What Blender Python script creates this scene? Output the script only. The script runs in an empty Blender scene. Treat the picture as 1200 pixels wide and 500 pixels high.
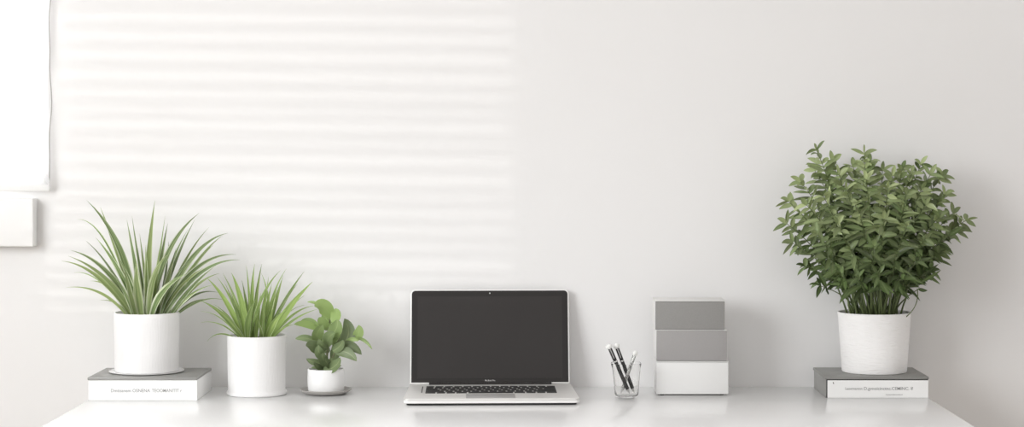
import bpy, bmesh, math, random
from mathutils import Vector, Matrix
random.seed(7)
S = bpy.context.scene
COL = S.collection
PI = math.pi

# ------------------------------------------------------------------ camera numbers
F = 2300.0          # focal length in pixels of the 1200x500 frame
CX, HY = 625.0, 175.0
HC = 0.532          # eye height above the desk top
DW = 4.401          # distance eye -> back wall
Z0 = 0.74           # desk top above the floor

def P(px, py, D):
    """world point seen at pixel (px,py) at distance D in front of the eye"""
    return Vector(((px - CX) / F * D, D - DW, Z0 + HC - (py - HY) / F * D))
def X(px, D): return (px - CX) / F * D

# ------------------------------------------------------------------ node helpers
def new_mat(name):
    m = bpy.data.materials.new(name); m.use_nodes = True
    nt = m.node_tree
    b = nt.nodes.get('Principled BSDF')
    return m, nt, b
def simple(name, col, rough=0.5, metal=0.0, spec=0.5, bump=None, var=None):
    m, nt, b = new_mat(name)
    b.inputs['Base Color'].default_value = (*col, 1)
    b.inputs['Roughness'].default_value = rough
    b.inputs['Metallic'].default_value = metal
    b.inputs['Specular IOR Level'].default_value = spec
    tc = nt.nodes.new('ShaderNodeTexCoord')
    if bump:   # (scale xyz, strength, distance)
        mp = nt.nodes.new('ShaderNodeMapping'); mp.inputs['Scale'].default_value = bump[0]
        nz = nt.nodes.new('ShaderNodeTexNoise'); nz.inputs['Scale'].default_value = 1.0
        nz.inputs['Detail'].default_value = 4
        bp = nt.nodes.new('ShaderNodeBump'); bp.inputs['Strength'].default_value = bump[1]
        bp.inputs['Distance'].default_value = bump[2]
        nt.links.new(tc.outputs['Object'], mp.inputs['Vector'])
        nt.links.new(mp.outputs['Vector'], nz.inputs['Vector'])
        nt.links.new(nz.outputs['Fac'], bp.inputs['Height'])
        nt.links.new(bp.outputs['Normal'], b.inputs['Normal'])
    if var:    # (scale xyz, amount)
        mp = nt.nodes.new('ShaderNodeMapping'); mp.inputs['Scale'].default_value = var[0]
        nz = nt.nodes.new('ShaderNodeTexNoise'); nz.inputs['Scale'].default_value = 1.0
        nz.inputs['Detail'].default_value = 3
        mr = nt.nodes.new('ShaderNodeMapRange')
        mr.inputs['To Min'].default_value = 1 - var[1]; mr.inputs['To Max'].default_value = 1 + var[1]
        vm = nt.nodes.new('ShaderNodeVectorMath'); vm.operation = 'SCALE'
        vm.inputs[0].default_value = col
        nt.links.new(tc.outputs['Object'], mp.inputs['Vector'])
        nt.links.new(mp.outputs['Vector'], nz.inputs['Vector'])
        nt.links.new(nz.outputs['Fac'], mr.inputs['Value'])
        nt.links.new(mr.outputs['Result'], vm.inputs['Scale'])
        nt.links.new(vm.outputs['Vector'], b.inputs['Base Color'])
    return m

def leaf_mat(name, stops, rough=0.45, trans=0.25, streak=0.25, var=0.25, warm=(0,0,0), zshift=None):
    """stops: colours from midrib (0) to margin (1); UV.x = across, UV2 = random per leaf"""
    m, nt, b = new_mat(name)
    L = nt.links.new
    uv = nt.nodes.new('ShaderNodeUVMap'); uv.uv_map = 'UVMap'
    sp = nt.nodes.new('ShaderNodeSeparateXYZ'); L(uv.outputs['UV'], sp.inputs[0])
    r2 = nt.nodes.new('ShaderNodeUVMap'); r2.uv_map = 'rnd'
    sr = nt.nodes.new('ShaderNodeSeparateXYZ'); L(r2.outputs['UV'], sr.inputs[0])
    a = nt.nodes.new('ShaderNodeMath'); a.operation = 'SUBTRACT'; a.inputs[1].default_value = .5
    L(sp.outputs['X'], a.inputs[0])
    ab = nt.nodes.new('ShaderNodeMath'); ab.operation = 'ABSOLUTE'; L(a.outputs[0], ab.inputs[0])
    db = nt.nodes.new('ShaderNodeMath'); db.operation = 'MULTIPLY'; db.inputs[1].default_value = 2
    L(ab.outputs[0], db.inputs[0])
    # streaks
    cb = nt.nodes.new('ShaderNodeCombineXYZ')
    sx = nt.nodes.new('ShaderNodeMath'); sx.operation = 'MULTIPLY'; sx.inputs[1].default_value = 7
    L(sp.outputs['X'], sx.inputs[0]); L(sx.outputs[0], cb.inputs['X'])
    sy = nt.nodes.new('ShaderNodeMath'); sy.operation = 'MULTIPLY'; sy.inputs[1].default_value = 1.2
    L(sp.outputs['Y'], sy.inputs[0]); L(sy.outputs[0], cb.inputs['Y'])
    sz = nt.nodes.new('ShaderNodeMath'); sz.operation = 'MULTIPLY'; sz.inputs[1].default_value = 37
    L(sr.outputs['X'], sz.inputs[0]); L(sz.outputs[0], cb.inputs['Z'])
    nz = nt.nodes.new('ShaderNodeTexNoise'); nz.inputs['Scale'].default_value = 1; L(cb.outputs[0], nz.inputs['Vector'])
    ns = nt.nodes.new('ShaderNodeMath'); ns.operation = 'MULTIPLY_ADD'
    ns.inputs[1].default_value = streak * 2; ns.inputs[2].default_value = -streak
    L(nz.outputs['Fac'], ns.inputs[0])
    ad = nt.nodes.new('ShaderNodeMath'); ad.operation = 'ADD'; ad.use_clamp = True
    L(db.outputs[0], ad.inputs[0]); L(ns.outputs[0], ad.inputs[1])
    cr = nt.nodes.new('ShaderNodeValToRGB')
    el = cr.color_ramp.elements
    el[0].position, el[0].color = stops[0][0], (*stops[0][1], 1)
    el[1].position, el[1].color = stops[-1][0], (*stops[-1][1], 1)
    for p_, c_ in stops[1:-1]:
        e = el.new(p_); e.color = (*c_, 1)
    L(ad.outputs[0], cr.inputs['Fac'])
    mr = nt.nodes.new('ShaderNodeMapRange'); mr.inputs['To Min'].default_value = 1 - var; mr.inputs['To Max'].default_value = 1 + var
    L(sr.outputs['X'], mr.inputs['Value'])
    vm = nt.nodes.new('ShaderNodeVectorMath'); vm.operation = 'SCALE'
    L(cr.outputs['Color'], vm.inputs[0]); L(mr.outputs['Result'], vm.inputs['Scale'])
    # rnd.y turns leaves yellower green: youth, and painted shading on the bush
    mx = nt.nodes.new('ShaderNodeMix'); mx.data_type = 'RGBA'
    mx.inputs['B'].default_value = (*warm, 1)
    L(sr.outputs['Y'], mx.inputs['Factor']); L(vm.outputs[0], mx.inputs['A'])
    L(mx.outputs['Result'], b.inputs['Base Color'])
    b.inputs['Roughness'].default_value = rough
    b.inputs['Specular IOR Level'].default_value = .35
    tr = nt.nodes.new('ShaderNodeBsdfTranslucent'); L(mx.outputs['Result'], tr.inputs['Color'])
    ms = nt.nodes.new('ShaderNodeMixShader'); ms.inputs[0].default_value = trans
    out = nt.nodes['Material Output']
    L(b.outputs[0], ms.inputs[1]); L(tr.outputs[0], ms.inputs[2]); L(ms.outputs[0], out.inputs['Surface'])
    return m

# ------------------------------------------------------------------ object helpers
def empty(name, loc, label, cat, rz=0, group=None):
    o = bpy.data.objects.new(name, None); COL.objects.link(o)
    o.empty_display_size = .02
    o.location = loc; o.rotation_euler = (0, 0, rz)
    o['label'] = label; o['category'] = cat
    if group: o['group'] = group
    return o
def link(name, bm, mat, parent=None, smooth=False, off=None, recalc=True):
    me = bpy.data.meshes.new(name)
    if off is not None: bmesh.ops.translate(bm, verts=bm.verts, vec=-Vector(off))
    if recalc: bmesh.ops.recalc_face_normals(bm, faces=bm.faces)
    bm.to_mesh(me); bm.free()
    for mm in (mat if isinstance(mat, (list, tuple)) else [mat]): me.materials.append(mm)
    if smooth:
        me.polygons.foreach_set('use_smooth', [True] * len(me.polygons))
        if smooth != 'all':
            try: me.set_sharp_from_angle(angle=math.radians(smooth if smooth is not True else 40))
            except Exception: pass
    o = bpy.data.objects.new(name, me); COL.objects.link(o)
    if parent: o.parent = parent
    return o
def add_box(bm, a, b, bev=0, seg=2):
    r = bmesh.ops.create_cube(bm, size=1)
    vs = r['verts']
    c = [(a[i] + b[i]) / 2 for i in range(3)]; s = [abs(b[i] - a[i]) for i in range(3)]
    for v in vs: v.co = Vector([v.co[i] * s[i] + c[i] for i in range(3)])
    if bev:
        es = list({e for v in vs for e in v.link_edges})
        bmesh.ops.bevel(bm, geom=es, offset=bev, segments=seg, affect='EDGES', profile=.5)
def box(name, a, b, mat, parent=None, bev=0, seg=2, off=None):
    bm = bmesh.new(); add_box(bm, a, b, bev, seg)
    return link(name, bm, mat, parent, smooth=bool(bev), off=off)
def add_lathe(bm, prof, seg=64, c=(0, 0, 0), power=None):
    """prof: list of (r,z). power: superellipse exponent for rounded-square sections"""
    rings = []
    for r, z in prof:
        ring = []
        for i in range(seg):
            a = 2 * PI * i / seg
            k = 1.0
            if power:
                ca, sa = abs(math.cos(a)), abs(math.sin(a))
                k = 1.0 / ((ca ** power + sa ** power) ** (1 / power))
            ring.append(bm.verts.new((c[0] + r * k * math.cos(a), c[1] + r * k * math.sin(a), c[2] + z)))
        rings.append(ring)
    for a_, b_ in zip(rings, rings[1:]):
        for i in range(seg):
            j = (i + 1) % seg
            bm.faces.new((a_[i], a_[j], b_[j], b_[i]))
    return rings
def add_tube(bm, pts, rad, seg=8, cap=True):
    pts = [Vector(p) for p in pts]; n = len(pts)
    rr = rad if isinstance(rad, (list, tuple)) else [rad] * n
    rings = []
    for i, p in enumerate(pts):
        t = (pts[min(i + 1, n - 1)] - pts[max(i - 1, 0)]).normalized()
        u = t.orthogonal().normalized() if i == 0 else (u - t * u.dot(t)).normalized()
        w = t.cross(u)
        rings.append([bm.verts.new(p + (u * math.cos(2*PI*k/seg) + w * math.sin(2*PI*k/seg)) * rr[i]) for k in range(seg)])
    for a_, b_ in zip(rings, rings[1:]):
        for k in range(seg):
            j = (k + 1) % seg
            bm.faces.new((a_[k], a_[j], b_[j], b_[k]))
    if cap:
        bm.faces.new(rings[0][::-1]); bm.faces.new(rings[-1])
def rounded_poly(w0, w1, y0, y1, r, n=8, back=True):
    """outline (x,y): front width w0 at y0, back width w1 at y1, corner radius r"""
    pts = []
    cs = [(-w0/2, y0, PI, 1.5*PI), (w0/2, y0, 1.5*PI, 2*PI), (w1/2, y1, 0, PI/2), (-w1/2, y1, PI/2, PI)]
    for x, y, a0, a1 in cs:
        rr = r if (y == y0 or back) else .001
        cx = x + (rr if x < 0 else -rr); cy = y + (rr if y == y0 else -rr)
        for k in range(n + 1):
            a = a0 + (a1 - a0) * k / n
            pts.append((cx + rr * math.cos(a), cy + rr * math.sin(a)))
    return pts
def add_prism(bm, outline, z0, z1, bev=0, seg=2):
    lo = [bm.verts.new((x, y, z0)) for x, y in outline]
    hi = [bm.verts.new((x, y, z1)) for x, y in outline]
    n = len(outline)
    f1 = bm.faces.new(lo[::-1]); f2 = bm.faces.new(hi)
    for i in range(n):
        j = (i + 1) % n
        bm.faces.new((lo[i], lo[j], hi[j], hi[i]))
    if bev:
        bmesh.ops.recalc_face_normals(bm, faces=bm.faces)
        bmesh.ops.bevel(bm, geom=list(f1.edges) + list(f2.edges), offset=bev, segments=seg, affect='EDGES', profile=.5)

def text_part(name, body, size, mat, parent, loc, width=None, rot=(PI/2, 0, 0), ext=.00006):
    cu = bpy.data.curves.new(name, 'FONT'); cu.body = body; cu.size = size
    cu.extrude = ext; cu.offset = size * .012; cu.align_x = 'LEFT'; cu.align_y = 'BOTTOM'; cu.resolution_u = 3
    tmp = bpy.data.objects.new(name, cu); COL.objects.link(tmp)
    dg = bpy.context.evaluated_depsgraph_get(); dg.update()
    me = bpy.data.meshes.new_from_object(tmp.evaluated_get(dg))
    bpy.data.objects.remove(tmp); bpy.data.curves.remove(cu)
    xs = [v.co.x for v in me.vertices]
    w = max(xs) - min(xs); k = (width / w) if width else 1
    x0 = min(xs)
    R = Matrix.Rotation(rot[0], 4, 'X')
    for v in me.vertices:
        v.co.x = (v.co.x - x0) * k
    me.transform(Matrix.Translation(loc) @ Matrix.Rotation(rot[2], 4, 'Z') @ R)
    me.materials.clear(); me.materials.append(mat)
    o = bpy.data.objects.new(name, me); COL.objects.link(o); o.parent = parent
    return o
def structure(o):
    o['kind'] = 'structure'; return o

# ------------------------------------------------------------------ materials
M = {}
M['wall'] = simple('wall_paint', (.80, .795, .79), .85, spec=.2, bump=((60, 60, 60), .06, .002))
M['floor'] = simple('pale_wood_floor', (.30, .235, .17), .5, var=((2, 14, 2), .15))
M['trim'] = simple('white_trim_paint', (.85, .85, .84), .4)
M['desk'] = simple('white_laminate', (.895, .895, .893), .2, spec=.5, bump=((90, 90, 90), .02, .0005))
M['desk_metal'] = simple('white_metal', (.8, .8, .8), .35)
M['ceramic'] = simple('white_ceramic', (.81, .805, .80), .5, spec=.35, bump=((260, 260, 26), .5, .0016))
M['ceramic_brush'] = simple('white_textured_ceramic', (.88, .87, .86), .6, spec=.3, bump=((60, 60, 300), .9, .0022))
M['ceramic_small'] = simple('white_glazed_ceramic', (.84, .84, .835), .3, spec=.5, bump=((40, 40, 320), .12, .001))
M['saucer'] = simple('grey_stoneware', (.40, .385, .365), .5, var=((60, 60, 60), .12))
M['soil'] = simple('potting_soil', (.10, .08, .065), .95, bump=((200, 200, 200), .8, .004), var=((180, 180, 180), .4))
M['book_grey'] = simple('grey_book_cloth', (.27, .268, .255), .38, bump=((500, 500, 500), .15, .0004), var=((20, 20, 20), .05))
M['book_dark'] = simple('dark_grey_book_cloth', (.22, .218, .205), .38, bump=((500, 500, 500), .15, .0004), var=((20, 20, 20), .05))
M['book_edge'] = simple('black_cover_edge', (.02, .02, .018), .6)
M['paper'] = simple('white_book_paper', (.82, .82, .81), .6, var=((30, 30, 30), .015))
M['pages'] = simple('book_pages', (.78, .775, .76), .8, bump=((5, 5, 1800), .3, .0006))
M['print'] = simple('grey_print', (.33, .33, .33), .8)
M['print_dark'] = simple('dark_print', (.12, .12, .11), .8)
M['print_soft'] = simple('soft_grey_print', (.38, .38, .375), .8)
M['alu'] = simple('brushed_aluminium', (.72, .71, .69), .42, metal=.25, spec=.5, var=((3, 120, 3), .03))
M['alu_edge'] = simple('polished_aluminium_edge', (.86, .855, .84), .35, metal=.1)
M['trackpad'] = simple('trackpad_glass', (.40, .392, .385), .45, metal=.0)
M['key'] = simple('black_key_plastic', (.022, .022, .021), .45)
M['glyph'] = simple('key_print_white', (.6, .6, .58), .6)
M['bezel'] = simple('black_glass_bezel', (.024, .022, .021), .35, spec=.3)
M['screen'] = simple('dark_display_glass', (.032, .029, .028), .35, spec=.3, var=((4, 4, 4), .08))
M['rubber'] = simple('black_rubber', (.02, .02, .02), .8)
M['box_white'] = simple('white_card', (.76, .76, .75), .6, bump=((300, 300, 300), .08, .0005))
M['box_side'] = simple('light_card', (.74, .735, .72), .65)
M['box_grey_top'] = simple('grey_linen_warm', (.275, .27, .26), .85, bump=((700, 700, 700), .5, .0008), var=((400, 400, 400), .08))
M['box_grey_mid'] = simple('grey_linen_cool', (.335, .325, .32), .85, bump=((700, 700, 700), .35, .0006), var=((400, 400, 400), .05))
M['pen_black'] = simple('black_lacquer', (.018, .018, .018), .25)
M['pen_silver'] = simple('silver_metal', (.6, .6, .59), .25, metal=.9)
M['cap'] = simple('frosted_white_cap', (.86, .86, .84), .15, metal=.0)
M['stem'] = simple('green_stem', (.13, .17, .065), .5, var=((40, 40, 8), .35))
M['stem_brown'] = simple('woody_green_stem', (.14, .15, .07), .6, var=((60, 60, 60), .3))
M['cord'] = simple('white_plastic_cord', (.72, .72, .71), .45)

m, nt, b = new_mat('patterned_pen_barrel')
tc = nt.nodes.new('ShaderNodeTexCoord'); vo = nt.nodes.new('ShaderNodeTexVoronoi'); vo.inputs['Scale'].default_value = 420
cr = nt.nodes.new('ShaderNodeValToRGB'); cr.color_ramp.elements[0].position = .35; cr.color_ramp.elements[0].color = (.02, .02, .02, 1)
cr.color_ramp.elements[1].position = .5; cr.color_ramp.elements[1].color = (.55, .55, .53, 1)
nt.links.new(tc.outputs['Object'], vo.inputs['Vector']); nt.links.new(vo.outputs['Distance'], cr.inputs[0])
nt.links.new(cr.outputs[0], b.inputs['Base Color']); M['pen_pattern'] = m

m, nt, b = new_mat('clear_acrylic')
b.inputs['Base Color'].default_value = (.985, .985, .98, 1); b.inputs['Roughness'].default_value = .02
b.inputs['Transmission Weight'].default_value = 1; b.inputs['IOR'].default_value = 1.22
M['acrylic'] = m
m, nt, b = new_mat('window_glass')
b.inputs['Base Color'].default_value = (1, 1, 1, 1); b.inputs['Roughness'].default_value = 0
b.inputs['Transmission Weight'].default_value = 1; b.inputs['IOR'].default_value = 1.02
M['glass'] = m
m, nt, b = new_mat('white_blind_fabric')
b.inputs['Base Color'].default_value = (.9, .9, .9, 1); b.inputs['Roughness'].default_value = .9
tr = nt.nodes.new('ShaderNodeBsdfTranslucent'); tr.inputs['Color'].default_value = (.95, .95, .95, 1)
ms = nt.nodes.new('ShaderNodeMixShader'); ms.inputs[0].default_value = .45
nt.links.new(b.outputs[0], ms.inputs[1]); nt.links.new(tr.outputs[0], ms.inputs[2])
nt.links.new(ms.outputs[0], nt.nodes['Material Output'].inputs['Surface']); M['fabric'] = m

M['leaf_var'] = leaf_mat('variegated_strap_leaf',
    [(0, (.30, .37, .17)), (.22, (.17, .245, .10)), (.58, (.15, .22, .085)), (.74, (.50, .56, .36)), (1, (.70, .73, .60))],
    rough=.42, trans=.22, streak=.8, var=.32, warm=(.38, .47, .18))
M['leaf_lime'] = leaf_mat('lime_strap_leaf',
    [(0, (.36, .46, .17)), (.35, (.22, .32, .10)), (.75, (.20, .29, .09)), (.9, (.46, .54, .28)), (1, (.58, .64, .42))],
    rough=.42, trans=.25, streak=.65, var=.28, warm=(.38, .53, .15))
M['leaf_round'] = leaf_mat('oval_green_leaf',
    [(0, (.34, .40, .22)), (.07, (.20, .26, .125)), (.9, (.165, .22, .105)), (1, (.26, .32, .17))],
    rough=.36, trans=.15, streak=.12, var=.32, warm=(.36, .50, .17))
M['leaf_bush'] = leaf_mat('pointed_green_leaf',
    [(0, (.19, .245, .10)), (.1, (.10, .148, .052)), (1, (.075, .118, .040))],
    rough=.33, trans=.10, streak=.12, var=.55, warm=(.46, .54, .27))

# ------------------------------------------------------------------ the room
XL, XR = -2.6, 1.7
bm = bmesh.new()
hx0, hx1, hz0, hz1 = -2.0, -1.0885, Z0 + .452, Z0 + 1.75
T = .12
for a, b_ in (((XL, 0, 0), (hx0, T, 2.9)), ((hx1, 0, 0), (XR, T, 2.9)), ((hx0, 0, 0), (hx1, T, hz0)), ((hx0, 0, hz1), (hx1, T, 2.9))):
    add_box(bm, a, b_)
bmesh.ops.remove_doubles(bm, verts=bm.verts, dist=1e-5)
structure(link('wall_back', bm, M['wall']))
structure(box('floor', (XL, -5.6, -.05), (XR, T, 0), M['floor']))
structure(box('shade_wall_right', (XR, -5.6, 0), (XR + .12, T, 2.9), M['wall']))  # unseen wall, added to block light and darken the right side
# window in the back wall, behind the fabric blind
wf = bmesh.new()
for a, b_ in (((hx0, .02, hz0), (hx0 + .05, .08, hz1)), ((hx1 - .02, .05, hz0), (hx1, .09, hz1)),
              ((hx0 + .05, .02, hz0), (hx1 - .02, .08, hz0 + .02)), ((hx0 + .05, .02, hz1 - .05), (hx1 - .02, .08, hz1))):
    add_box(wf, a, b_, .004)
w1 = structure(link('window_1', wf, M['trim'], smooth=True))
box('pane', (hx0 + .05, .045, hz0 + .05), (hx1 - .02, .051, hz1 - .05), M['glass'], w1)

# left wall with the sun-side window (slatted blind in it throws the soft stripes)
sy0, sy1, sz0, sz1 = -2.68, -1.50, Z0 + .15, Z0 + 1.30     # window opening
bm = bmesh.new()
for a, b_ in (((XL - T, -5.6, 0), (XL, sy0, 2.9)), ((XL - T, sy1, 0), (XL, T, 2.9)), ((XL - T, sy0, 0), (XL, sy1, sz0)), ((XL - T, sy0, sz1), (XL, sy1, 2.9))):
    add_box(bm, a, b_)
bmesh.ops.remove_doubles(bm, verts=bm.verts, dist=1e-5)
structure(link('wall_left', bm, M['wall']))
wf = bmesh.new()
for a, b_ in (((XL - .09, sy0, sz0), (XL - .03, sy0 + .04, sz1)), ((XL - .09, sy1 - .04, sz0), (XL - .03, sy1, sz1)),
              ((XL - .09, sy0 + .04, sz0), (XL - .03, sy1 - .04, sz0 + .04)), ((XL - .09, sy0 + .04, sz1 - .04), (XL - .03, sy1 - .04, sz1))):
    add_box(wf, a, b_, .004)
structure(link('window_2', wf, M['trim'], smooth=True))
vb = empty('venetian_blind', (XL + .02, (sy0 + sy1) / 2, sz0), 'white slatted blind hanging in the window of the left wall', 'blind')
bm = bmesh.new()
z = sz0 + .02; rr = random.Random(3)
while z < sz1:
    r = bmesh.ops.create_cube(bm, size=1)
    tilt = math.radians(38 + rr.uniform(-7, 7))
    for v in r['verts']:
        p = Vector((v.co.x * .038, v.co.y * (sy1 - sy0 + .06), v.co.z * .0008))
        p = Matrix.Rotation(tilt, 3, 'Y') @ p
        v.co = p + Vector((XL + .035, (sy0 + sy1) / 2, z))
    z += .0385 + rr.uniform(-.007, .007)
link('slats', bm, M['trim'], vb, off=vb.location)
bm = bmesh.new(); add_box(bm, (XL + .01, sy0 - .03, sz1), (XL + .06, sy1 + .03, sz1 + .04), .003)
link('head_rail', bm, M['trim'], vb, smooth=True, off=vb.location)

# ------------------------------------------------------------------ fabric blind at top left
DB = 4.383
bx1 = X(57, DB); bz = (P(0, 220, DB)).z; by = DB - DW
bl = empty('roller_blind', (bx1 - .45, by, bz), 'white fabric blind glowing over the window at the left edge', 'blind')
bm = bmesh.new()
nz_, nx_ = 60, 14
bx0 = -2.05; bz1 = Z0 + 1.84
grid = []
for i in range(nz_ + 1):
    z = bz + .006 + (bz1 - bz - .006) * i / nz_
    edge = .0016 * math.sin((z - bz) * 21) + .001 * math.sin((z - bz) * 47)
    row = []
    for j in range(nx_ + 1):
        x = bx0 + (bx1 - bx0) * j / nx_ + edge * (j / nx_)
        row.append(bm.verts.new((x, by + .0025 * math.sin(x * 9 + z * 3), z)))
    grid.append(row)
for i in range(nz_):
    for j in range(nx_):
        bm.faces.new((grid[i][j], grid[i][j+1], grid[i+1][j+1], grid[i+1][j]))
bmesh.ops.solidify(bm, geom=list(bm.faces), thickness=.0012)
link('fabric', bm, M['fabric'], bl, smooth='all', off=bl.location)
bm = bmesh.new(); add_box(bm, (bx0, by - .006, bz - .008), (bx1 + .003, by + .006, bz + .008), .003)
link('bottom_rail', bm, M['trim'], bl, smooth=True, off=bl.location)
bm = bmesh.new(); add_box(bm, (bx0 - .02, by - .045, bz1 - .03), (bx1 + .02, by + .015, bz1 + .04), .006)
link('roller_housing', bm, M['trim'], bl, smooth=True, off=bl.location)
bm = bmesh.new()
pts = []
for i in range(60):
    t = i / 59; z = bz1 - .02 + (bz + .008 - bz1 + .02) * t
    pts.append((bx1 + .0045 + .0022 * math.sin(t * 31) + .0012 * math.sin(t * 67), by - .004, z))
add_tube(bm, pts, .0013, 6)
link('pull_cord', bm, M['saucer'], bl, smooth='all', off=bl.location)
# knotted loop where the cord meets the rail
bm = bmesh.new()
c = Vector((bx1 - .002, by - .009, bz + .018)); lp = []
for i in range(17):
    a = 2 * PI * i / 16
    lp.append(c + Vector((.0055 * math.cos(a) - .003 * math.sin(a), .001 * math.sin(2 * a), .012 * math.sin(a))))
add_tube(bm, lp, .0012, 6)
link('cord_knot', bm, M['trim'], bl, smooth='all', off=bl.location)

# ------------------------------------------------------------------ flat box under the blind
pf = 4.362
px1 = X(38.8, pf)
pa = P(38.8, 289, pf); pb = P(38.8, 232.5, pf)
pn = box('mounted_panel', (-1.75, pf - DW, pa.z), (px1, -.0005, pb.z), M['trim'], bev=.003, seg=3)
pn['label'] = 'plain white flat box fixed to the wall just below the fabric blind'; pn['category'] = 'panel'

# ------------------------------------------------------------------ desk
dk = empty('desk', (0, -.37, 0), 'long white desk against the wall carrying the laptop and plants', 'desk')
dx0, dx1, dy0 = -.945, .848, 3.66 - DW
box('desktop', (dx0, dy0, Z0 - .03), (dx1, -.0006, Z0), M['desk'], dk, bev=.0018, seg=3, off=dk.location)
for x in (dx0 + .06, dx1 - .06):
    for y in (dy0 + .06, -.06):
        bm = bmesh.new(); add_box(bm, (x - .02, y - .02, 0), (x + .02, y + .02, Z0 - .03), .003)
        link('leg', bm, M['desk_metal'], dk, smooth=True, off=dk.location)

# ------------------------------------------------------------------ books
ZB = Z0 + .0002
# left book
DF = 4.162; fx0, fx1 = X(103.5, DF), X(231, DF); fy = DF - DW; hb = .049; dy = .182
lb = empty('book', ((fx0 + fx1) / 2, fy + dy / 2, ZB), 'thick white book with grey top cover under the tallest strap-leaf plant', 'book', group='books lying under the plants')
o = lb.location
box('page_block', (fx0 + .002, fy + .004, ZB + .002), (fx1 - .003, fy + dy - .002, ZB + hb - .006), M['pages'], lb, off=o)
bm = bmesh.new()   # white spine facing the viewer and lower board, one wrapped piece
add_box(bm, (fx0, fy, ZB), (fx1, fy + .0035, ZB + hb - .0062), .0006)
add_box(bm, (fx0, fy + .0035, ZB), (fx1, fy + dy, ZB + .002))
link('spine', bm, M['paper'], lb, off=o)
box('side_board', (fx1 - .0028, fy + .0036, ZB + .0021), (fx1, fy + dy, ZB + hb - .0062), M['paper'], lb, off=o)
cv = box('cover', (fx0 - .0015, fy - .002, ZB + hb - .006), (fx1 + .0005, fy + dy, ZB + hb), M['book_grey'], lb, bev=.0012, off=o)
tx0 = X(130, DF)
tl = text_part('spine_text', 'Dmtisanem OSNENA', .0098, M['print'], lb, Vector((tx0, fy - .0003, P(0, 460.3, DF).z)) - o, width=X(176, DF) - tx0)
tl2 = text_part('spine_text', 'TEOOMANITIT r', .0098, M['print_soft'], lb, Vector((X(178, DF), fy - .0003, P(0, 460.3, DF).z)) - o, width=X(213, DF) - X(178, DF))
# right book
DF2 = 4.205; gx0, gx1 = X(968.5, DF2), X(1088, DF2); gy = DF2 - DW; hb2 = .0455; dy2 = .178
rb = empty('book', ((gx0 + gx1) / 2, gy + dy2 / 2, ZB), 'thick book with dark grey cover under the leafy plant on the right', 'book', group='books lying under the plants')
o = rb.location
box('page_block', (gx0 + .004, gy + .003, ZB + .002), (gx1 - .002, gy + dy2 - .002, ZB + hb2 - .006), M['pages'], rb, off=o)
bm = bmesh.new()
add_box(bm, (gx0 + .0022, gy, ZB), (gx1, gy + .0028, ZB + hb2 - .0078), .0005)
add_box(bm, (gx0 + .0022, gy + .0028, ZB), (gx1, gy + dy2, ZB + .002))
link('front_board', bm, M['paper'], rb, off=o)
bm = bmesh.new()    # black gap line between cover and white face, runs round the corner
add_box(bm, (gx0 + .0004, gy + .0006, ZB + .0001), (gx0 + .0022, gy + .004, ZB + hb2 - .006))
add_box(bm, (gx0 + .0022, gy + .0006, ZB + hb2 - .0078), (gx1 - .0005, gy + dy2 - .001, ZB + hb2 - .006))
link('cover_edge', bm, M['book_edge'], rb, off=o)
box('spine', (gx0 - .0012, gy + .004, ZB), (gx0 + .0036, gy + dy2, ZB + hb2 - .006), M['book_grey'], rb, bev=.0008, off=o)
box('cover', (gx0 - .0035, gy - .0015, ZB + hb2 - .0058), (gx1 + .0008, gy + dy2, ZB + hb2), M['book_dark'], rb, bev=.0012, off=o)
tz = P(0, 457.3, DF2).z
text_part('front_text', 'Lauwmantnn', .0080, M['print_soft'], rb, Vector((X(990.5, DF2), gy - .0003, tz)) - o, width=X(1010.5, DF2) - X(990.5, DF2))
text_part('front_text', 'D.gvnoicinctnc.CEMINC. If', .0092, M['print'], rb, Vector((X(1012.5, DF2), gy - .0003, tz - .0006)) - o, width=X(1070, DF2) - X(1012.5, DF2))
text_part('front_text', 'inyensktonsaw', .0042, M['print'], rb, Vector((X(1038, DF2), gy - .0003, P(0, 463.2, DF2).z)) - o, width=X(1058, DF2) - X(1038, DF2))
bm = bmesh.new()
c = P(976.6, 448.5, DF2)
for k in range(1):
    vs = []
    for i in range(12):
        a = 2 * PI * i / 12
        x_, z_ = .0011 * math.cos(a), .0022 * math.sin(a)
        vs.append(bm.verts.new((c.x + x_ - .35 * z_, gy - .0003, c.z + z_)))
    bm.faces.new(vs)
link('publisher_mark', bm, M['print_dark'], rb, off=o)

# ------------------------------------------------------------------ pots
def pot_prof(rb_, rt, h, wall=.0045, base_flare=0, rim=.0012):
    p = [(0.0005, 0), (rb_ - .003, 0), (rb_ - .0008, .0008), (rb_, .003)]
    for k in range(1, 12):
        t = k / 12; p.append((rb_ + (rt - rb_) * t, .003 + (h - .003 - rim) * t))
    p += [(rt, h - rim), (rt - .0006, h - .0003), (rt - .002, h), (rt - wall + .001, h - .0004), (rt - wall, h - .002)]
    for k in range(1, 8):
        t = k / 8; p.append((rt - wall + (rb_ - rt) * t, h - .002 - (h - .012) * t))
    p.append((.0005, .010))
    return p
def soil(parent, c, r, z):
    bm = bmesh.new(); rg = random.Random(int(r * 9999))
    rings = []
    for k in range(7):
        rr_ = r * k / 6 if k else .0004
        rings.append([bm.verts.new((c[0] + rr_ * math.cos(a * PI / 18), c[1] + rr_ * math.sin(a * PI / 18),
                      z + (rg.uniform(-.0012, .0018) if k < 6 else 0))) for a in range(36)])
    for a_, b_ in zip(rings, rings[1:]):
        for i in range(36):
            bm.faces.new((a_[i], a_[(i+1) % 36], b_[(i+1) % 36], b_[i]))
    return link('soil', bm, M['soil'], parent, smooth='all')

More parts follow.
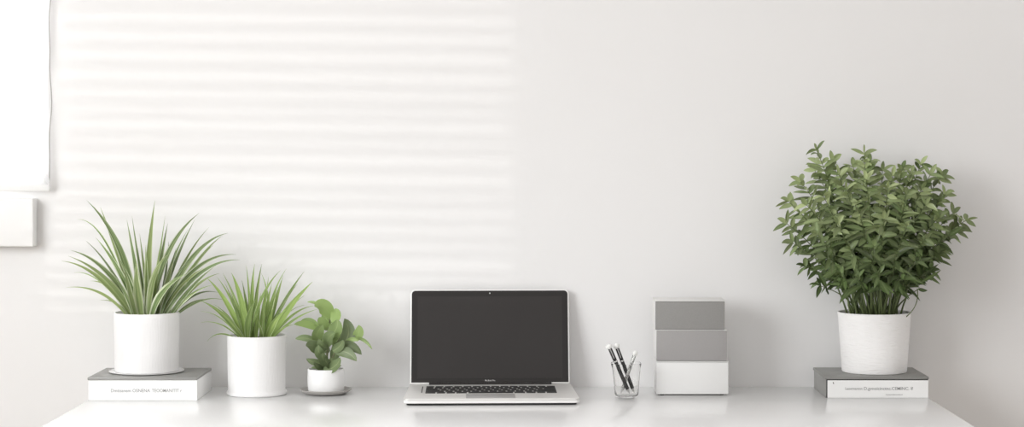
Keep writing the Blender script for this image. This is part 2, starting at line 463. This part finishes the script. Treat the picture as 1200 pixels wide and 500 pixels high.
# strap leaves ---------------------------------------------------------------
def bez(a, c, b_, t): return a * (1 - t) ** 2 + c * (2 * t * (1 - t)) + b_ * t ** 2
def add_blade(bm, uvl, rl, base, ctrl, tip, W, rnd, young, roll, fold=.35, n=18, prof='strap'):
    pts = [bez(base, ctrl, tip, i / n) for i in range(n + 1)]
    rows = []
    for i, p in enumerate(pts):
        t = i / n
        tg = (pts[min(i + 1, n)] - pts[max(i - 1, 0)]).normalized()
        view = Vector((0, -1, .12))
        side = tg.cross(view)
        if side.length < .05: side = tg.cross(Vector((0, 0, 1)))
        side.normalize()
        side = Matrix.Rotation(roll * (1 - .3 * t), 3, tg) @ side
        nrm = side.cross(tg).normalized()
        if prof == 'strap':
            w = W * min(1, .55 + 1.3 * t) * (1 - t ** 2.0) ** 1.0 * (1.0 if t < .5 else 1 - .25 * (t - .5) * 2)
            w = max(w, .0008 if t < .995 else .0002)
        elif prof == 'oval':
            w = W * max(.05, (math.sin(PI * min(1, t * .97 + .03) ** .85)) ** .62)
            if t > .985: w = W * .04
        else:   # pointed
            w = W * (math.sin(PI * (t * .94 + .03) ** .78)) ** .9
            if t > .98: w = W * .03
        row = []
        for k in range(5):
            u = (k - 2) / 2
            q = p + side * (u * w / 2) + nrm * (-(1 - abs(u)) * w * .5 * fold)
            row.append(bm.verts.new(q))
        rows.append(row)
    for i in range(n):
        for k in range(4):
            f = bm.faces.new((rows[i][k], rows[i][k+1], rows[i+1][k+1], rows[i+1][k]))
            for lo, (uu, vv) in zip(f.loops, ((k / 4, i / n), ((k+1) / 4, i / n), ((k+1) / 4, (i+1) / n), (k / 4, (i+1) / n))):
                lo[uvl].uv = (uu, vv); lo[rl].uv = (rnd, young)
def foliage_bm():
    bm = bmesh.new()
    return bm, bm.loops.layers.uv.new('UVMap'), bm.loops.layers.uv.new('rnd')

def strap_plant(parent, leaves, ox, oy, sc, Dc, mat, seed, ymax, rbase, cxp, zb, yb):
    """leaves: (tip u,v, ctrl u,v, base u, width[, depth])"""
    rg = random.Random(seed)
    bm, uvl, rl = foliage_bm()
    for lf in leaves:
        tu, tv, cu, cv, bu, W = lf[:6]
        dep = lf[6] if len(lf) > 6 else rg.uniform(-.10, .055)
        bxp = ox + bu / sc
        off = rg.uniform(-.6, .6) * rbase
        bD = Dc + (dep * .22 + off * .25)
        base = P(bxp, yb, bD); base.z = zb
        cD = Dc + dep * .5; tD = min(Dc + dep, DW - .02)
        cD = min(cD, DW - .03)
        ctrl = P(ox + cu / sc, oy + cv / sc, cD)
        tip = P(ox + tu / sc, oy + tv / sc, tD)
        w = W / sc / F * Dc * 1.12
        roll = rg.uniform(-.75, .75)
        young = 0 if rg.random() < .55 else rg.uniform(.1, .65)
        add_blade(bm, uvl, rl, base, ctrl, tip, w, rg.random(), young, roll, fold=rg.uniform(.25, .6))
    return link('leaves', bm, mat, parent, smooth='all', off=parent.location, recalc=False)

# plant 1 ---------------------------------------------------------------------
D1 = 4.262; c1 = Vector((X(172, D1), D1 - DW, Z0 + hb + .0004))
p1 = empty('potted_plant', c1, 'tallest strap-leaf plant with cream-edged leaves in white pot on book', 'plant')
bm = bmesh.new(); add_lathe(bm, pot_prof(.0685, .0703, .1275), 96, (0, 0, .0026)); link('pot', bm, M['ceramic'], p1, smooth=50)
bm = bmesh.new()
add_lathe(bm, [(.0005, 0), (.070, 0), (.0765, .0008), (.0805, .0032), (.0800, .0040), (.0760, .0026), (.070, .0024), (.0005, .0024)], 96)
link('saucer', bm, M['ceramic'], p1, smooth=50)
soil(p1, (0, 0, 0), .0663, .119)
L1 = [(105,15,262,160,305,30),(158,40,215,190,320,20,.03),(70,90,180,80,300,11,.06),(262,90,292,250,330,25),(282,75,305,240,345,16,.03),
 (312,145,330,280,350,14,.04),(372,15,338,230,345,30,-.02),(412,75,388,240,360,14,.04),(422,105,398,220,365,20),(425,175,425,280,380,12,.05),
 (545,65,395,175,350,30,-.03),(528,90,440,250,380,22,.02),(583,120,470,240,400,16,.05),(658,143,510,170,390,24,0),(640,150,520,230,415,17,.05),
 (600,190,520,250,400,22,.02),(690,227,520,215,390,22,-.03),(705,248,540,238,400,20,-.05),(610,270,510,340,420,19,-.06),(625,300,530,320,420,17,-.03),
 (600,345,500,365,430,15,-.05),(618,375,520,350,430,12,.03),(645,405,550,378,440,10,.04),(585,402,510,395,440,10,.01),(140,160,225,250,320,22,.0),
 (100,172,185,235,310,12,.05),(42,210,195,245,310,24,-.03),(32,232,190,285,300,20,-.06),(5,252,150,262,290,19,-.02),(55,298,150,280,280,10,.05),
 (118,330,215,325,290,16,.0),(25,355,175,340,270,13,-.04),(158,405,232,398,270,10,.0),
 (180,95,235,200,310,12,.04),(300,250,295,350,320,36,-.06),(425,225,345,290,345,38,-.07),(445,250,412,340,395,26,-.02),(500,300,378,350,355,34,-.09),
 (225,230,282,330,315,26,-.05),(560,280,470,330,400,20,-.04),(335,190,340,300,335,24,-.02),(455,200,430,300,375,22,.0),(500,130,420,260,385,18,.03),
 (250,270,270,360,300,22,-.08),(390,200,375,320,360,26,-.04),(520,240,430,310,390,20,-.07),(205,300,265,370,290,20,-.05),(350,120,352,260,340,14,.02)]
strap_plant(p1, L1, 70, 230, 3.3333, D1, M['leaf_var'], 11, 0, .05, 172, c1.z + .116, 368)

# plant 2 ---------------------------------------------------------------------
D2 = 4.270; c2 = Vector((X(301, D2), D2 - DW, Z0 + .0002))
p2 = empty('potted_plant', c2, 'lime green spiky plant in plain white pot standing directly on the desk', 'plant')
bm = bmesh.new()
pr = pot_prof(.0618, .0640, .1290)
pr = [(.0005, 0), (.0625, 0), (.0645, .0012), (.0652, .0040), (.0646, .0070), (.0628, .0092), (.0618, .0120)] + [q for q in pr if q[1] > .017]
add_lathe(bm, pr + [(.0005, .0145)], 96)
link('pot', bm, M['ceramic'], p2, smooth=50)
soil(p2, (0, 0, 0), .0592, .120)
L2 = [(35,105,165,215,270,34,.0),(100,100,210,235,280,18,.04),(135,75,225,225,290,22,.04),(190,75,250,190,300,42,-.02),(255,120,290,280,310,26,.03),
 (282,30,305,200,310,20,.04),(335,20,308,150,320,26,.02),(378,20,338,200,325,28,.0),(495,60,360,180,300,30,-.04),(375,80,430,180,430,18,.04),
 (530,50,425,200,390,18,.0),(510,90,460,260,400,32,.02),(642,65,520,215,400,34,.0),(692,130,540,270,420,46,-.05),(645,212,530,290,430,10,.04),
 (642,275,520,290,440,9,.03),(700,280,570,290,430,18,.0),(722,300,570,340,430,22,-.04),(582,395,500,400,430,15,-.05),(0,248,140,300,270,36,-.03),
 (0,315,120,308,250,10,.0),(0,383,130,355,250,10,-.02),(40,500,110,408,240,12,-.06),(80,270,190,330,260,16,.0),
 (342,235,280,350,290,46,-.08),(405,170,385,300,370,36,-.03),(372,200,352,320,340,30,-.03),(440,140,400,300,390,30,.0),(530,300,440,370,410,40,-.08),
 (385,250,395,380,380,22,-.06),(235,240,265,370,280,28,-.03),(180,180,230,300,275,24,.0),(300,200,300,320,305,30,-.03),(480,160,430,290,395,26,-.03),
 (270,230,282,350,295,26,-.05),(450,290,425,370,400,30,-.06),(350,360,370,410,385,18,-.09),(560,190,470,300,410,24,-.02),(150,140,215,270,270,18,.0),
 (420,100,400,240,370,18,.03),(600,140,500,260,405,20,.02),(210,150,250,280,285,22,.0),(330,120,320,280,315,22,.0)]
strap_plant(p2, L2, 235, 305, 5.264, D2, M['leaf_lime'], 5, 0, .045, 301, c2.z + .118, 394)

# plant 3 ---------------------------------------------------------------------
D3 = 4.278; c3 = Vector((X(382, D3), D3 - DW, Z0 + .0002))
p3 = empty('potted_plant', c3, 'small round-leaved plant in low white pot on grey saucer', 'plant')
bm = bmesh.new()
add_lathe(bm, [(.0005, 0), (.036, 0), (.044, .0012), (.0545, .0072), (.0568, .0100), (.0562, .0108), (.0540, .0100), (.044, .0045), (.036, .0034), (.0005, .0034)], 96)
link('saucer', bm, M['saucer'], p3, smooth=50)
bm = bmesh.new()
zz = .0038
add_lathe(bm, [(.0005, zz), (.034, zz), (.0375, zz + .002), (.0392, zz + .007), (.0400, zz + .016), (.0402, zz + .035), (.0400, zz + .046), (.0394, zz + .0500),
               (.0384, zz + .0510), (.0370, zz + .0505), (.0362, zz + .048), (.0358, zz + .02), (.0005, zz + .018)], 96)
link('pot', bm, M['ceramic_small'], p3, smooth=50)
soil(p3, (0, 0, 0), .0355, .048)
def Q3(u, v, d=0): return P(345 + u / 4.167, 350 + v / 4.167, D3 + d)
bm = bmesh.new()
def stem_from(pts, r0, r1):
    n = len(pts); add_tube(bm, pts, [r0 + (r1 - r0) * i / (n - 1) for i in range(n)], 8)
b0 = Q3(160, 352, 0)
stem_from([b0, Q3(158, 300, -.004), Q3(162, 240, -.006), Q3(168, 185, -.004), Q3(165, 130, -.002), Q3(180, 90, 0)], .0026, .0013)
stem_from([Q3(160, 330, -.002), Q3(185, 285, -.008), Q3(215, 240, -.010), Q3(255, 212, -.008), Q3(300, 192, -.004)], .0022, .0010)
stem_from([Q3(158, 320, .0), Q3(140, 270, .01), Q3(120, 225, .012), Q3(110, 190, .01), Q3(118, 150, .008)], .0020, .0010)
stem_from([Q3(162, 345, .004), Q3(176, 290, .012), Q3(200, 230, .016), Q3(222, 190, .016)], .0020, .0009)
link('stem', bm, M['stem_brown'], p3, smooth='all', off=c3)
bm, uvl, rl = foliage_bm(); rg = random.Random(2)
# (base u,v,depth, tip u,v,depth, width, young, bow u,v, roll)
L3 = [(112,212,.0, 4,196,-.02, 34,0, 55,178,.5), (140,268,-.01, 56,228,-.035, 50,.05, 92,214,.1), (150,312,-.01, 58,292,-.03, 30,0, 100,318,.3),
 (150,335,-.01, 82,336,-.03, 16,0, 115,332,.2), (140,345,-.02, 224,286,-.05, 46,.05, 200,345,-.3), (160,345,-.02, 230,324,-.03, 16,0, 195,340,.1),
 (196,262,-.01, 304,304,-.03, 44,0, 260,240,.15), (214,238,-.01, 328,272,-.02, 42,0, 275,205,.2), (232,226,-.01, 244,96,.0, 58,.0, 290,170,-.1),
 (290,200,-.004, 314,128,-.01, 42,.7, 325,170,.3), (305,190,-.004, 380,247,-.02, 15,.5, 350,195,.6), (250,215,-.01, 312,206,-.02, 20,.6, 285,185,.2),
 (118,150,.008, -2,124,.0, 32,.9, 60,110,.3), (118,135,.008, 28,112,.02, 22,.7, 75,85,.3), (150,60,.0, 62,16,.01, 14,.8, 105,5,.2),
 (185,92,-.002, 98,36,-.03, 62,.85, 140,10,.1), (178,110,-.01, 200,46,-.02, 50,.8, 215,80,-.4), (165,190,-.01, 208,100,-.03, 60,.35, 215,150,-.2),
 (112,215,.0, 140,128,-.02, 50,.45, 105,165,.4), (160,235,-.01, 200,165,-.04, 50,.1, 150,180,-.3), (150,290,-.01, 118,225,-.03, 40,.0, 110,270,.2),
 (168,320,-.01, 140,262,-.03, 44,.0, 130,300,.3), (180,300,.01, 190,215,.0, 42,.0, 215,260,.1), (150,200,.01, 92,165,.02, 36,.3, 110,160,.1),
 (175,215,.015, 232,150,.03, 40,.1, 225,190,.1), (160,330,.01, 110,300,.03, 34,0, 130,300,.1), (175,330,.01, 225,310,.03, 36,0, 205,300,.1),
 (170,260,.01, 120,190,.03, 40,.1, 130,230,.1), (190,270,.01, 250,255,.035, 36,0, 225,245,.1), (172,150,-.002, 120,90,-.02, 40,.7, 130,110,.1),
 (155,345,.0, 118,318,-.02, 30,0, 130,340,.1), (170,345,.0, 178,285,-.02, 34,.05, 185,315,.1), (170,130,.0, 150,60,.02, 40,.6, 150,90,.1),
 (185,255,-.012, 238,200,-.03, 36,.0, 225,240,.5), (165,240,-.01, 118,196,-.035, 38,.1, 130,240,-.5), (178,225,-.004, 226,168,-.03, 34,.5, 190,180,.6), (150,345,-.01, 95,310,-.04, 26,0, 120,340,.4), (185,330,-.01, 150,290,-.05, 34,.0, 160,320,.8)]
for bu, bv, bd, tu, tv, td, W, pale, cu, cv, rl_ in L3:
    a, b_, c_ = Q3(bu, bv, bd), Q3(tu, tv, td), Q3(cu, cv, (bd + td) / 2 - .006)
    add_blade(bm, uvl, rl, a, c_, b_, W / 4.167 / F * D3 * 1.2, rg.random(), pale, rl_ + rg.uniform(-.2, .2), fold=rg.uniform(.12, .3), n=12, prof='oval')
link('leaves', bm, M['leaf_round'], p3, smooth='all', off=c3, recalc=False)

# plant 4 ---------------------------------------------------------------------
D4 = 4.300; c4 = Vector((X(1024.5, D4), D4 - DW, Z0 + hb2 + .0004))
p4 = empty('potted_plant', c4, 'big bushy plant of small pointed leaves in white pot on the right', 'plant')
bm = bmesh.new(); add_lathe(bm, pot_prof(.0705, .0795, .1310), 96); link('pot', bm, M['ceramic_brush'], p4, smooth=50)
soil(p4, (0, 0, 0), .0745, .120)
sbm = bmesh.new(); fbm, uvl, rl = foliage_bm(); rg = random.Random(21)
tips = [(957,176,-.01),(955,200,.02),(924,236,-.04),(922,262,-.02),(938,213,-.01),(929,285,-.06),(944,312,-.05),(962,335,-.06),(976,190,.02),(984,205,-.03),
 (1000,196,.0),(1013,181,-.02),(1020,190,.01),(1034,200,.03),(1046,206,-.02),(1057,199,.0),(1068,204,-.04),(1079,193,.0),(1090,205,-.03),(1104,206,.0),
 (1108,228,-.03),(1117,250,-.04),(1132,258,-.02),(1112,276,-.05),(1100,298,-.05),(1090,318,-.06),(1078,338,-.05),(1122,272,-.01),
 (945,240,-.08),(965,230,-.10),(992,222,-.12),(1015,210,-.13),(1040,220,-.12),(1062,228,-.12),(1085,240,-.11),(1100,255,-.08),
 (958,275,-.13),(982,262,-.16),(1008,250,-.17),(1036,256,-.17),(1062,266,-.16),(1084,280,-.13),(970,300,-.14),(996,292,-.18),(1024,288,-.19),(1050,298,-.18),(1074,306,-.15),
 (985,322,-.15),(1006,325,-.17),(1030,322,-.17),(1056,326,-.15),(972,250,-.05),(1000,240,-.06),(1030,235,-.06),(1055,245,-.06),(1080,222,-.06),(948,256,.0),(1070,290,-.04),(1100,236,.0)]
ztop = c4.z + .131
for i, (tx, ty, td) in enumerate(tips):
    tD = min(D4 + td, DW - .03)
    tip = P(tx, ty, tD)
    k = (tx - 1024.5) / 110.0
    bx = max(-1, min(1, k * .72 + rg.uniform(-.22, .22)))
    byy = max(-.9, min(.8, td / .12 + .45 + rg.uniform(-.25, .25)))
    sc_ = 1 / max(1, math.hypot(bx, byy))
    base = Vector((c4.x + bx * sc_ * .066, c4.y + byy * sc_ * .05, c4.z + .118))
    h = tip.z - base.z
    ctrl = Vector((base.x + (tip.x - base.x) * (.30 if abs(k) > .5 else .45), base.y + (tip.y - base.y) * .35, base.z + h * .62 + abs(k) * .012))
    n = 16
    pts = [bez(base, ctrl, tip, q / n) for q in range(n + 1)]
    add_tube(sbm, pts, [.0021 - .0014 * q / n for q in range(n + 1)], 6)
    # leaves along the upper stem, opposite pairs turned a little each node
    zmin = Z0 + HC - (339 - HY) / F * D4
    length = sum((pts[q+1] - pts[q]).length for q in range(n))
    step = .0125 / max(length, .05)
    t = 1.0; ang = rg.uniform(-.5, .5); first = True
    while t > .02:
        p = bez(base, ctrl, tip, t)
        if p.z < zmin + rg.uniform(-.004, .012): break
        tg = (bez(base, ctrl, tip, min(1, t + .02)) - bez(base, ctrl, tip, max(0, t - .02))).normalized()
        sd = tg.cross(Vector((0, -1, 0))); sd.normalize()
        dirs = [1, -1] + ([0] if first else [])
        for s_ in dirs:
            r_ = Matrix.Rotation(ang + rg.uniform(-.45, .45), 3, tg) @ sd
            up = rg.uniform(.35, .75) if t > .8 else rg.uniform(.15, .55)
            d = (r_ * s_ + tg * up).normalized() if s_ else (tg + r_ * rg.uniform(-.25, .25)).normalized()
            ln = rg.uniform(.032, .047) * (.72 if t > .93 else 1.0)
            e = p + d * ln
            droop = Vector((0, 0, -rg.uniform(.0, .010)))
            e = e + droop
            c = p + d * ln * .5 + Vector((0, 0, rg.uniform(.001, .005)))
            for w_ in (e, c):
                if w_.y > -.012: w_.y = -.012 - rg.uniform(0, .01)
            pale = 0 if rg.random() < .5 else rg.uniform(0, .55)
            pale = min(1, pale * .5 + max(0, t - .45) * rg.uniform(.2, 1.5)) if t > .45 else pale * .25
            pale *= max(.0, min(1, (335 - ty) / 110)) * (1.25 if tx < 1060 else .9)  # crown shade painted in: low shoots darker, left ones paler
            pale = min(pale, 1)
            if s_ == 0: s_ = 1
            add_blade(fbm, uvl, rl, p, c, e, rg.uniform(.0085, .0125), rg.random(), pale, rg.uniform(-1.2, 1.2), fold=rg.uniform(.2, .5), n=7, prof='pointed')
        ang += rg.uniform(.35, .9); first = False
        t -= step * rg.uniform(.85, 1.25)
# short leafless fillers among the stems and one that arches out on the right
for i in range(16):
    bx = rg.uniform(-.062, .062); byy = rg.uniform(-.045, .03)
    base = Vector((c4.x + bx, c4.y + byy, c4.z + .118))
    tip = base + Vector((bx * .25 + rg.uniform(-.01, .01), rg.uniform(-.02, .01), rg.uniform(.08, .12)))
    add_tube(sbm, [bez(base, (base + tip) / 2 + Vector((rg.uniform(-.004, .004), 0, 0)), tip, q / 8) for q in range(9)], .0019, 6)
a_, b_, c_ = P(1062, 371, 4.25), P(1075, 338, 4.24), P(1078, 358, 4.24)
add_tube(sbm, [bez(a_, c_, b_, q / 10) for q in range(11)], .0012, 6)
for (u0, v0, u1, v1) in ((1078, 331, 1103, 316), (1076, 338, 1087, 340), (1080, 322, 1100, 309)):
    a_, b_ = P(u0, v0, 4.24), P(u1, v1, 4.23)
    add_blade(fbm, uvl, rl, a_, (a_ + b_) / 2 + Vector((0, 0, -.003)), b_, .008, rg.random(), 0, .4, n=7, prof='pointed')
link('stems', sbm, M['stem'], p4, smooth='all', off=c4)
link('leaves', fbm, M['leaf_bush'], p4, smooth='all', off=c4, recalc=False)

# ------------------------------------------------------------------ laptop (built in its own frame: x right, y back, z up)
LF = 4.083
lp = empty('laptop', (X(576.2, LF), LF - DW, Z0 + .0002), 'open silver laptop with dark blank screen in the middle of the desk', 'laptop', rz=math.radians(1.9))
WB0, WB1, DP, TH = .3665, .357, .250, .0100
z0 = .0040
bm = bmesh.new()
add_prism(bm, rounded_poly(WB0, WB1, 0, DP, .011, 8), z0, z0 + TH * .55, .0012, 2)
o = link('base', bm, M['alu_edge'], lp, smooth=30)
bm = bmesh.new()
add_prism(bm, rounded_poly(WB0, WB1, 0, DP, .011, 8), z0 + TH * .55, z0 + TH, .0010, 2)
o = link('palm_rest', bm, M['alu'], lp, smooth=30)
ZT = z0 + TH
for x, y in ((-.15, .02), (.15, .02), (-.15, DP - .03), (.15, DP - .03)):
    bm = bmesh.new(); add_lathe(bm, [(.0005, 0), (.007, 0), (.008, .0008), (.008, z0)], 20, (x, y, 0)); link('foot', bm, M['rubber'], lp, smooth=40)
# black plate imitating the shadow line under the base
bm = bmesh.new(); add_prism(bm, rounded_poly(WB0 - .012, WB1 - .012, .0006, DP - .006, .009, 6), .0008, z0, 0); link('base_shadow_plate', bm, M['rubber'], lp)
# trackpad
box('trackpad', (-.0535, .006, ZT - .0004), (.0500, .078, ZT + .0003), M['trackpad'], lp, bev=.0003)
# keyboard
kb = link('keyboard', (lambda b_: (add_box(b_, (-.1425, .0865, ZT - .0004), (.1425, .2165, ZT + .0002)), b_)[1])(bmesh.new()), M['alu'], lp)
kw = .285 / 15
rows = [(.1995, .0145, [1.07] * 14), (.1795, .0190, [1] * 13 + [2]), (.1595, .0190, [1.5] + [1] * 12 + [1.5]),
        (.1395, .0190, [1.75] + [1] * 11 + [2.25]), (.1195, .0190, [2.25] + [1] * 10 + [2.75]), (.0960, .0215, [1.3, 1.1, 1.1, 1.35, 5.2, 1.35, 1.2, 1.1, 1.3])]
for ry, rh, ws in rows:
    tot = sum(ws); x = -.1415; k_ = .283 / tot
    for wi in ws:
        w = wi * k_
        bm = bmesh.new(); add_box(bm, (x + .0017, ry - rh / 2 + .0018, ZT + .0002), (x + w - .0017, ry + rh / 2 - .0018, ZT + .0016), .0005, 2)
        kk = link('key', bm, M['key'], kb, smooth=True)
        x += w
box('speaker_slot', (-.1490, .1000, ZT - .0001), (-.1470, .2100, ZT + .0002), M['rubber'], lp)
# hinge
bm = bmesh.new(); add_tube(bm, [(-.135, DP - .0035, ZT + .0005), (.135, DP - .0035, ZT + .0005)], .0038, 16); link('hinge', bm, M['bezel'], lp, smooth=40)
# lid, leaning back
LW, LH, LT = .3520, .2095, .0048
tilt = math.radians(13.2)
R = Matrix.Translation((-.0008, DP - .0040, ZT + .0018)) @ Matrix.Rotation(-tilt, 4, 'X') @ Matrix.Rotation(PI / 2, 4, 'X')
# local lid frame: x right, y up the lid, z towards the viewer
def lid_outline(inset, w=LW, h=LH, r=.0108):
    w2, h2 = w / 2 - inset, h - inset
    pts = [(-w2, inset), (w2, inset)]
    rr_ = max(.001, r - inset)
    for cx_, cy_, a0 in ((w2 - rr_, h2 - rr_, 0), (-w2 + rr_, h2 - rr_, PI / 2)):
        for q in range(9):
            a = a0 + PI / 2 * q / 8
            pts.append((cx_ + rr_ * math.cos(a), cy_ + rr_ * math.sin(a)))
    return pts
bm = bmesh.new(); add_prism(bm, lid_outline(0), -LT, 0, .0012, 3); bm.transform(R); lid = link('lid', bm, M['alu_edge'], lp, smooth=30)
bm = bmesh.new(); add_prism(bm, lid_outline(.0026), .0, .0006, .0002, 1); bm.transform(R); link('screen_bezel', bm, M['bezel'], lid, smooth=30)
bm = bmesh.new(); add_box(bm, (-LW/2 + .0155, .0125, .0006), (LW/2 - .0155, LH - .0155, .0008)); bm.transform(R); link('display', bm, M['screen'], lid)
bm = bmesh.new(); add_lathe(bm, [(.0002, .0010), (.0012, .0010), (.0015, .0006)], 16, (0, LH - .0085, 0)); bm.transform(R); link('camera', bm, M['glyph'], lid)
cu = text_part('brand_text', 'MacBook Pro', .0052, M['pen_silver'], lid, Vector((0, 0, 0)), width=.0225, rot=(0, 0, 0))
cu.data.transform(R @ Matrix.Translation((-.0110, .0042, .0007)))

# ------------------------------------------------------------------ stacked boxes
def storage_box(label, x0, x1, y0, y1, z, h, front, body, face_inset=.0):
    r = empty('storage_box', ((x0 + x1) / 2, (y0 + y1) / 2, z), label, 'box', group='storage boxes stacked on the desk')
    o = r.location
    # tray body with closed lid seam
    box('body', (x0, y0 + .0022, z), (x1, y1, z + h - .0018), body, r, bev=.0022, seg=3, off=o)
    box('front_panel', (x0 + .0006, y0, z + .0006), (x1 - .0012, y0 + .0030, z + h - .0024), front, r, bev=.0007, off=o)
    box('lid', (x0 - .0004, y0 - .0004, z + h - .0016), (x1 + .0002, y1 + .0002, z + h), body, r, bev=.0006, off=o)
    return r
DBX = 4.2486
zb = Z0 + .0022
y0b = DBX - DW
r1 = storage_box('off-white storage box at the bottom of the stack beside the pen cup', X(769, DBX), X(854, DBX), y0b, y0b + .105, zb, .0715, M['box_white'], M['box_white'])
for xx in (X(776, DBX), X(846, DBX)):
    for yy in (y0b + .008, y0b + .095):
        bm = bmesh.new(); add_box(bm, (xx - .004, yy - .003, Z0 + .0001), (xx + .004, yy + .003, zb), .0003); link('foot', bm, M['rubber'], r1, off=r1.location)
r2 = storage_box('mid-grey storage box in the middle of the stack', X(769, DBX), X(852.5, DBX), y0b + .0008, y0b + .100, zb + .0718, .0672, M['box_grey_mid'], M['box_side'])
r3 = storage_box('warm grey storage box on top of the stack', X(767.8, DBX), X(850, DBX), y0b + .0016, y0b + .095, zb + .0718 + .0675, .0635, M['box_grey_top'], M['box_side'])

# ------------------------------------------------------------------ pen cup and pens
DC = 4.190; cr_ = .0270
cc = Vector((X(734.3, DC + .02), DC + cr_ - DW, Z0 + .0002))
cup = bmesh.new()
hC = .0735
pr = [(.0005, 0), (.0150, 0), (.0205, .0008), (.0238, .0030), (.0252, .0070), (.0262, .018), (.0280, .040), (.0302, .062), (.0318, hC - .0008), (.0315, hC), (.0306, hC - .0004),
      (.0288, .060), (.0266, .040), (.0248, .018), (.0236, .0085), (.0205, .0050), (.0150, .0040), (.0005, .0040)]
add_lathe(cup, pr, 72, power=3.0)
for v in cup.verts:      # the rim kicks up slightly at the left, as a pouring lip
    if v.co.z > .05 and v.co.x < 0:
        v.co.x *= 1 + .05 * (v.co.z - .05) / .0235
cupo = link('pen_cup', cup, M['acrylic'], None, smooth=50)
cupo.location = cc; cupo['label'] = 'clear tumbler holding three pens between the laptop and the boxes'; cupo['category'] = 'cup'
def pen(name, label, top, bot, rad, mat, capr, dark_band=True):
    """top/bot world points on the pen axis; ends rest inside the cup"""
    ax = (top - bot); L = ax.length
    r = empty(name, bot, label, 'pen', group='pens in the clear tumbler')
    q = Vector((0, 0, 1)).rotation_difference(ax.normalized()); Mx = q.to_matrix().to_4x4()
    def lk(nm, prof, m_, seg=20):
        bm = bmesh.new(); add_lathe(bm, prof, seg); bm.transform(Mx); return link(nm, bm, m_, r, smooth=45)
    lk('tip', [(.0003, 0), (.0009, .0018), (rad * .75, .009), (rad, .0115)], M['pen_silver'])
    lk('barrel', [(rad, .0115), (rad, L * .66), (rad * 1.04, L * .665), (rad * 1.04, L - .011), (rad * .9, L - .0105)], mat)
    lk('ring', [(rad * 1.06, L * .64), (rad * 1.12, L * .645), (rad * 1.12, L * .66), (rad * 1.06, L * .665)], M['pen_silver'])
    lk('cap', [(rad * .9, L - .0108), (rad * 1.15, L - .0100), (capr, L - .0070), (capr * 1.05, L - .0045), (capr * .85, L - .0022), (capr * .45, L - .0005), (.0003, L)], M['cap'], 9)
    bm = bmesh.new(); add_box(bm, (-.0008, -rad * 1.5, L * .72), (.0008, -rad * .95, L - .008), .0003); bm.transform(Mx); link('clip', bm, M['pen_silver'], r)
    return r
yc = DC + cr_
fz = Z0 + .0075
def at_floor(px, D): return Vector((X(px, D), D - DW, fz))
pen('pen', 'black pen leaning furthest left in the clear tumbler', P(712.5, 403.0, yc - .005), at_floor(738.0, yc - .007), .0040, M['pen_black'], .0068)
pen('pen', 'black pen leaning left just inside the outermost one', P(721.3, 402.6, yc + .007), at_floor(743.5, yc + .006), .0040, M['pen_black'], .0068)
pen('pen', 'speckled black and white pen leaning right in the tumbler', P(745.3, 410.5, yc + .0005), at_floor(727.5, yc - .001), .0036, M['pen_pattern'], .0052)

# ------------------------------------------------------------------ light
w = bpy.data.worlds.new('daylit_room'); S.world = w; w.use_nodes = True
bg = w.node_tree.nodes['Background']; bg.inputs['Color'].default_value = (1, .962, .945, 1); bg.inputs['Strength'].default_value = .55
def area(name, loc, tgt, sx, sy, power, col=(1, 1, 1)):
    d = bpy.data.lights.new(name, 'AREA'); d.shape = 'RECTANGLE'; d.size = sx; d.size_y = sy; d.energy = power; d.color = col
    o = bpy.data.objects.new(name, d); COL.objects.link(o); o.location = loc
    o.rotation_euler = (Vector(tgt) - Vector(loc)).to_track_quat('-Z', 'Y').to_euler()
    return o
area('window_daylight', (XL + .12, -2.45, Z0 + 1.05), (XL + 3, -1.0, Z0 + .75), 2.2, 1.7, 76, (.975, .992, 1))
area('daylight_outside', (-1.2, .8, Z0 + 1.1), (-1.4, 0, Z0 + 1.05), 1.5, 1.4, 75)
sd = bpy.data.lights.new('sun', 'SUN'); sd.energy = .29; sd.angle = math.radians(.36); sd.color = (1, .99, .97)
so = bpy.data.objects.new('sun', sd); COL.objects.link(so)
az, elv = math.radians(45), math.radians(.5)
dirv = Vector((math.sin(az) * math.cos(elv), math.cos(az) * math.cos(elv), -math.sin(elv)))
so.rotation_euler = dirv.to_track_quat('-Z', 'Y').to_euler(); so.location = (-4, -4, 3)

# ------------------------------------------------------------------ camera
cam = bpy.data.cameras.new('camera'); co = bpy.data.objects.new('camera', cam); COL.objects.link(co)
co.location = (0, -DW, Z0 + HC); co.rotation_euler = (PI / 2, 0, 0)
cam.sensor_width = 36; cam.lens = F / 1200 * 36
cam.shift_x = -(CX - 600) / 1200; cam.shift_y = -(250 - HY) / 1200
cam.clip_start = .05
S.camera = co
S.view_settings.view_transform = 'Standard'; S.view_settings.look = 'None'
S.view_settings.gamma = 1; S.view_settings.use_curve_mapping = False
S.view_settings.exposure = 0.50
